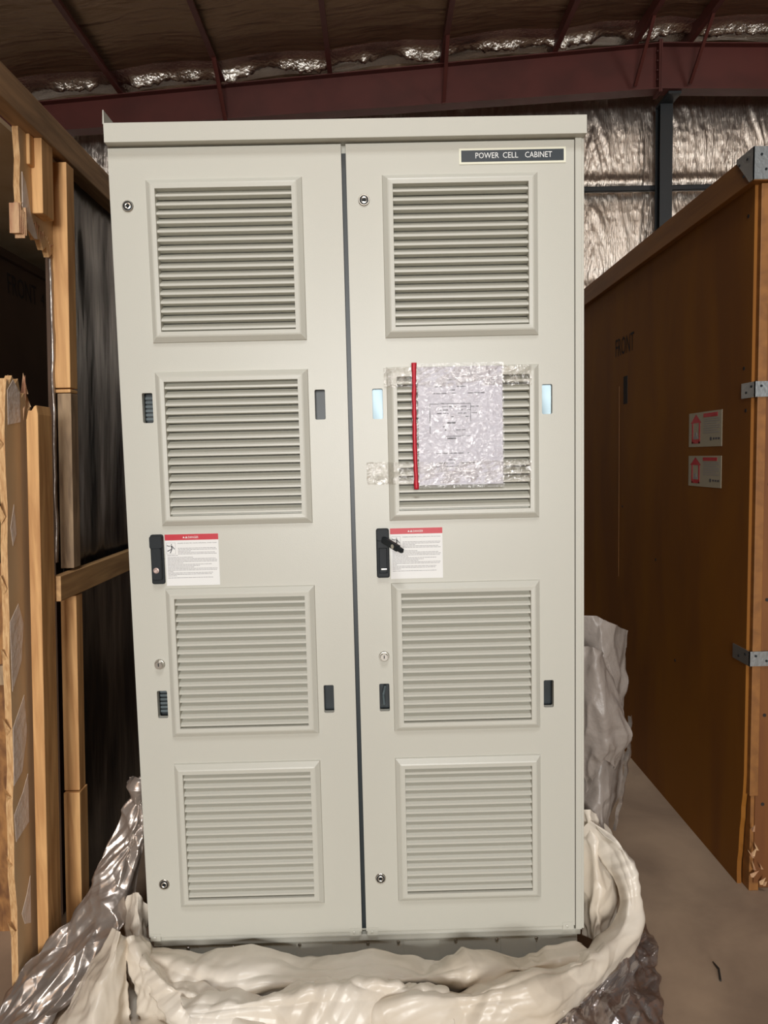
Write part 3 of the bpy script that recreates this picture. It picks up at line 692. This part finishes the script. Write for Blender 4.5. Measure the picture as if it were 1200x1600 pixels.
pts = [(.022, .0), (.054, .0), (.054, 1.60), (.050, 1.625), (.044, 1.622), (.036, 1.61), (.028, 1.612), (.022, 1.585)]
mb.prism(pts, lambda u, v, w_: BW(u, w_, v), .085, .165)
kid(mb.build('batten', M['pine'], bevel=.002), bb)
mb = MB()
def flake(ps, t=.0006):
    mb = MB(); mb.prism([(p[0], p[1]) for p in ps], lambda u, v, w_: BW(w_, u, v), .008, .008+t)
    o = kid(mb.build('torn_veneer', M['torn_paper']), bb); o['label'] = 'grey-pink patch of torn veneer'
flake([(.02, 1.66), (.05, 1.69), (.082, 1.66), (.083, 1.58), (.02, 1.57)]); flake([(.006, 1.05), (.05, 1.09), (.075, 1.03), (.06, .93), (.01, .86)])
flake([(.008, .76), (.07, .83), (.08, .72), (.05, .62), (.006, .60)]); flake([(.004, .52), (.05, .56), (.08, .60), (.08, .46), (.01, .44)])
flake([(.03, .22), (.06, .26), (.08, .30), (.078, .16), (.045, .18)]); flake([(.02, 1.30), (.04, 1.36), (.05, 1.28), (.03, 1.25)])
mb = MB()
for k in range(12):
    y = .01+.014*k; z = 1.60+.06*math.sin(k); l = rnd.uniform(.03, .07)
    mb.add([BW(*p) for p in ((-.010, y, z), (.008, y+.006, z), (-.002, y+.012, z), (rnd.uniform(-.012, .012), y+.005, z+l))], [(0,1,3),(1,2,3),(2,0,3),(0,2,1)])
kid(mb.build('splintered_wood', M['torn']), bb)

# ------------------------------------------------------------------ torn packing sheet round the cabinet foot
RAILS = {
'S1':[
 [(-0.614,-0.005,0.138),(-0.478,-0.020,0.138),(-0.250,-0.030,0.138),(-0.025,-0.040,0.125),(0.218,-0.040,0.121),(0.391,-0.040,0.119),(0.573,-0.010,0.124)],
 [(-0.615,-0.050,0.141),(-0.459,-0.090,0.153),(-0.240,-0.100,0.149),(-0.023,-0.100,0.139),(0.212,-0.100,0.139),(0.383,-0.080,0.132),(0.603,-0.030,0.120)],
 [(-0.576,-0.100,0.085),(-0.415,-0.140,0.110),(-0.233,-0.150,0.124),(-0.022,-0.150,0.130),(0.207,-0.140,0.128),(0.408,-0.120,0.127),(0.610,-0.060,0.115)],
 [(-0.563,-0.100,0.013),(-0.413,-0.100,0.008),(-0.245,-0.100,0.008),(-0.026,-0.100,0.008),(0.209,-0.100,0.008),(0.416,-0.080,0.008),(0.617,-0.040,0.016)],
],
'S2':[
 [(-0.484,-0.130,0.090),(-0.249,-0.150,0.125),(-0.022,-0.140,0.139),(0.092,-0.150,0.131),(0.190,-0.150,0.103)],
 [(-0.454,-0.200,0.127),(-0.239,-0.210,0.156),(-0.019,-0.200,0.171),(0.075,-0.200,0.164),(0.201,-0.200,0.127)],
 [(-0.420,-0.240,0.114),(-0.220,-0.240,0.108),(-0.019,-0.240,0.118),(0.104,-0.240,0.098),(0.212,-0.240,0.078)],
 [(-0.427,-0.232,0.008),(-0.219,-0.273,0.008),(-0.021,-0.280,0.008),(0.100,-0.284,0.008),(0.205,-0.288,0.008)],
],
'S3':[
 [(-0.008,-0.140,0.031),(0.108,-0.160,0.106),(0.206,-0.150,0.111),(0.375,-0.120,0.121),(0.524,-0.060,0.114),(0.647,0.000,0.129),(0.704,0.050,0.171),(0.708,0.100,0.234),(0.677,0.150,0.283),(0.645,0.200,0.315)],
 [(0.008,-0.220,0.116),(0.113,-0.230,0.155),(0.231,-0.220,0.156),(0.376,-0.200,0.172),(0.519,-0.140,0.162),(0.645,-0.060,0.150),(0.718,0.000,0.187),(0.736,0.060,0.269),(0.709,0.120,0.339),(0.671,0.180,0.361)],
 [(0.025,-0.250,0.043),(0.163,-0.260,0.073),(0.286,-0.260,0.097),(0.398,-0.240,0.121),(0.524,-0.180,0.125),(0.655,-0.080,0.120),(0.759,0.000,0.167),(0.773,0.050,0.245),(0.739,0.100,0.330),(0.703,0.170,0.350)],
 [(0.039,-0.315,0.008),(0.190,-0.287,0.008),(0.342,-0.200,0.008),(0.478,-0.170,0.033),(0.589,-0.100,0.043),(0.681,-0.030,0.062),(0.762,0.040,0.091),(0.796,0.100,0.173),(0.763,0.150,0.270),(0.713,0.200,0.313)],
],
'S4':[
 [(-0.587,-0.020,0.130),(-0.474,-0.100,0.126),(-0.361,-0.160,0.119),(-0.243,-0.200,0.082),(-0.164,-0.220,0.022)],
 [(-0.592,-0.080,0.167),(-0.492,-0.150,0.141),(-0.376,-0.200,0.111),(-0.288,-0.250,0.086),(-0.236,-0.260,0.008)],
 [(-0.587,-0.100,0.121),(-0.520,-0.170,0.090),(-0.435,-0.200,0.029),(-0.391,-0.200,0.008),(-0.362,-0.200,0.008)],
],
'S5':[
 [(-0.704,0.020,0.178),(-0.740,-0.020,0.116),(-0.777,-0.080,0.075),(-0.807,-0.183,0.008)],
 [(-0.665,-0.040,0.211),(-0.667,-0.120,0.157),(-0.680,-0.170,0.095),(-0.696,-0.220,0.008)],
 [(-0.657,-0.020,0.178),(-0.628,-0.090,0.114),(-0.610,-0.130,0.023),(-0.584,-0.160,0.008)],
],
'S5b':[
 [(-0.679,0.020,0.149),(-0.621,-0.060,0.071),(-0.577,-0.100,0.008),(-0.532,-0.160,0.008)],
 [(-0.637,-0.030,0.185),(-0.554,-0.120,0.118),(-0.474,-0.170,0.046),(-0.401,-0.220,0.008)],
 [(-0.628,0.020,0.129),(-0.541,-0.040,0.071),(-0.429,-0.100,0.009),(-0.320,-0.160,0.008)],
],
'S5c':[
 [(-0.700,0.120,0.204),(-0.696,0.080,0.134),(-0.670,0.020,0.083),(-0.649,-0.020,0.039)],
 [(-0.654,0.080,0.239),(-0.643,0.030,0.188),(-0.621,-0.030,0.139),(-0.599,-0.070,0.097)],
 [(-0.631,0.100,0.177),(-0.617,0.060,0.127),(-0.580,0.000,0.115),(-0.541,-0.040,0.071)],
],
'S6':[
 [(-0.704,0.260,0.488),(-0.759,0.200,0.355),(-0.820,0.140,0.204),(-0.890,0.080,0.131),(-0.955,0.020,0.064),(-0.978,-0.040,0.029),(-0.985,-0.100,0.008)],
 [(-0.690,0.240,0.506),(-0.703,0.180,0.365),(-0.731,0.120,0.234),(-0.785,0.060,0.152),(-0.848,-0.010,0.084),(-0.891,-0.070,0.025),(-0.916,-0.130,0.008)],
 [(-0.685,0.240,0.489),(-0.674,0.200,0.373),(-0.674,0.160,0.236),(-0.691,0.080,0.154),(-0.749,0.000,0.101),(-0.806,-0.060,0.023),(-0.843,-0.120,0.008)],
],
'S7':[
 [(0.654,0.300,0.959),(0.648,0.300,0.677),(0.648,0.300,0.364),(0.654,0.300,0.172)],
 [(0.724,0.300,0.957),(0.712,0.260,0.690),(0.706,0.240,0.434),(0.693,0.200,0.252)],
 [(0.774,0.300,0.929),(0.768,0.280,0.722),(0.752,0.260,0.485),(0.723,0.200,0.251)],
 [(0.861,0.400,0.881),(0.835,0.360,0.692),(0.821,0.320,0.539),(0.791,0.300,0.338),(0.753,0.260,0.235)],
],
'S7b':[
 [(0.626,0.200,0.890),(0.626,0.200,0.753),(0.645,0.200,0.595),(0.664,0.200,0.435)],
 [(0.680,0.160,0.896),(0.688,0.140,0.773),(0.696,0.140,0.639),(0.705,0.150,0.557)],
 [(0.727,0.200,0.848),(0.762,0.200,0.711),(0.778,0.200,0.611),(0.762,0.220,0.493)],
],
'S7c':[
 [(0.629,0.250,0.349),(0.625,0.200,0.254),(0.620,0.150,0.145),(0.609,0.080,0.075)],
 [(0.664,0.200,0.385),(0.677,0.150,0.283),(0.664,0.080,0.190),(0.636,0.020,0.100)],
 [(0.719,0.250,0.325),(0.752,0.200,0.230),(0.740,0.120,0.161),(0.691,0.050,0.076)],
],
'S8':[
 [(0.354,-0.220,0.008),(0.473,-0.190,0.042),(0.583,-0.120,0.065),(0.687,-0.040,0.088),(0.762,0.030,0.127)],
 [(0.477,-0.340,0.050),(0.559,-0.221,0.050),(0.636,-0.135,0.050),(0.730,-0.017,0.050),(0.807,0.106,0.050)],
 [(0.647,-0.319,0.008),(0.746,-0.171,0.008),(0.784,-0.080,0.008),(0.833,0.082,0.008),(0.863,0.218,0.008)],
],
}
def cr(p0, p1, p2, p3, t):
    return .5*((2*p1)+(-p0+p2)*t+(2*p0-5*p1+4*p2-p3)*t*t+(-p0+3*p1-3*p2+p3)*t*t*t)
def resample(ps, n):
    ps = [Vector(p) for p in ps]; d = [0]
    for a, b in zip(ps, ps[1:]): d.append(d[-1]+(b-a).length)
    out = []
    for k in range(n+1):
        s = d[-1]*k/n; i = 0
        while i < len(ps)-2 and d[i+1] < s: i += 1
        t = (s-d[i])/(d[i+1]-d[i]); out.append(cr(ps[max(i-1, 0)], ps[i], ps[i+1], ps[min(i+2, len(ps)-1)], t))
    return out
CREASE = [(1,.2,.4,.38,1.5), (-.6,.8,.7,.52,1.1), (.7,-.6,.9,.8,.8), (.9,.5,-.7,1.2,.5), (-1.0,.3,.6,1.7,.34), (.9,-.9,-.7,2.3,.2)]
def loft(key, nu, nv, amp, sc, seed, name, m, root, streak=1.0, edge=.006, thick=.0012):
    nu = int(nu*1.7); nv = int(nv*1.7); R_ = [resample(r, nu) for r in RAILS[key]]; cols_ = []
    for i in range(nu+1):
        c = [r[i] for r in R_]; n = len(c)-1; o = []
        for j in range(nv+1):
            s = n*j/nv; k = min(int(s), n-1); t = s-k
            o.append(cr(c[max(k-1, 0)], c[k], c[k+1], c[min(k+2, n)], t))
        cols_.append(o)
    vs = []
    for j in range(nv+1):
        for i in range(nu+1):
            p = cols_[i][j]; du = cols_[min(i+1, nu)][j]-cols_[max(i-1, 0)][j]; dv = cols_[i][min(j+1, nv)]-cols_[i][max(j-1, 0)]
            nn = du.cross(dv); nn = nn.normalized() if nn.length > 1e-9 else Vector((0, -1, 0))
            q = p*sc + Vector((seed, seed*.7, 0))
            warp = Vector((noise.noise(q*.6), noise.noise(q*.6+Vector((5, 1, 2))), noise.noise(q*.6+Vector((9, 3, 4)))))
            u = i/nu; v = j/nv
            # flat facets with sharp creases: triangle waves in scattered directions, bent by a slow warp
            w2 = q+warp*.55; e = 0
            for k, (dx_, dy_, dz_, f_, a_) in enumerate(CREASE):
                ph = (w2.x*dx_+w2.y*dy_+w2.z*dz_)*f_+seed*.37*k; tri = abs((ph % 1)*2-1)-.5
                am = .5+1.3*noise.noise(q*.5+Vector((k*3.1, seed, k))); e += tri*a_*max(0, min(1.4, am))
            e *= amp*2.0
            e += (.3-abs(noise.noise(Vector((u*3.5+seed+.5*warp.x, v*4+.8*warp.y, seed)))))*amp*1.6*streak
            ed = edge*noise.noise(Vector((u*14, v*14, seed+3)))*2 if (j in (0, nv) or i in (0, nu)) else 0
            p = p + nn*e + dv.normalized()*ed if dv.length > 1e-9 else p
            p.z = max(p.z, .004+.002*abs(e)/max(amp, 1e-6)); vs.append(p)
    mb = MB(); mb.add(vs, [(j*(nu+1)+i, j*(nu+1)+i+1, (j+1)*(nu+1)+i+1, (j+1)*(nu+1)+i) for j in range(nv) for i in range(nu)])
    return kid(mb.build(name, m, smooth=True, recalc=False, solid=thick), root)
wrap = thing('packing_wrap', 'torn white and silver protective sheeting crumpled on the floor around the cabinet foot', 'packing sheet', (0, -.1, 0))
T = M['tarp']
loft('S1', 170, 40, .007, 9, 1, 'sheet_fold', T, wrap)
loft('S2', 110, 40, .010, 9, 2, 'sheet_fold', T, wrap)
loft('S3', 190, 44, .009, 8, 3, 'sheet_fold', T, wrap)
loft('S4', 80, 36, .010, 10, 4, 'sheet_fold', T, wrap)
loft('S5', 60, 36, .009, 12, 5, 'sheet_fold', T, wrap)
loft('S5b', 60, 36, .010, 12, 6, 'sheet_fold', T, wrap)
loft('S5c', 50, 36, .008, 12, 7, 'sheet_fold', T, wrap)
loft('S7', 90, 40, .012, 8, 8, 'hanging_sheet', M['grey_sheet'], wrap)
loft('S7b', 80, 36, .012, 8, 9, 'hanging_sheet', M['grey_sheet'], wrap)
loft('S7c', 70, 36, .012, 8, 10, 'hanging_sheet', T, wrap)
loft('S6', 150, 60, .013, 11, 11, 'silver_film', M['silver'], wrap, edge=.008)
loft('S8', 110, 50, .012, 13, 12, 'clear_film', M['clear_floor'], wrap, edge=.01)
# apron: the flat crumpled remainder on the floor in front of the plinth
mb = MB(); nx, ny = 220, 70; vs = []
for j in range(ny+1):
    y = -.52+.520*j/ny
    for i in range(nx+1):
        u = i/nx; x = -.80+1.42*u
        h_ = .035+.030*noise.noise(Vector((x*5, y*6, 1)))+.018*(ridged((x*7+y*2, y*9, 3), 3)-1)
        fe = min(1, u/.08, (1-u)/.06, (j/ny)/.12)
        vs.append((x, y, max(.004, h_*fe)))
mb.add(vs, [(j*(nx+1)+i, j*(nx+1)+i+1, (j+1)*(nx+1)+i+1, (j+1)*(nx+1)+i) for j in range(ny) for i in range(nx)])
kid(mb.build('floor_apron', T, smooth=True, recalc=False, solid=.0012), wrap)
# bright crinkled hem of foil on the hanging sheet
mb = MB(); n = 70; vs = []
for k in range(n+1):
    z = .30+.36*k/n; x = .795+.02*math.sin((z-.3)*6)-.03*(1-k/n)+.008*noise.noise(Vector((z*30, 0, 0))); wd = .006+.012*abs(noise.noise(Vector((z*18, 1, 0)))); y = .235+.01*noise.noise(Vector((z*25, 2, 2)))
    vs += [(x-wd, y, z), (x-.1*wd, y-.010, z), (x+wd, y+.004, z)]
mb.add(vs, [f for k in range(n) for f in ((3*k, 3*k+1, 3*k+4, 3*k+3), (3*k+1, 3*k+2, 3*k+5, 3*k+4))])
kid(mb.build('foil_hem', M['silver'], recalc=False, solid=.001), wrap)
# scrap of twig on the floor
mb = MB(); mb.tube((.97, -.02, .004), (.985, .02, .006), .003, 6); mb.tube((.985, .02, .006), (.983, .05, .004), .003, 6, r2=.0015)
tag(mb.build('twig', M['grit']), 'tiny dark twig lying on the concrete floor at lower right', 'twig')
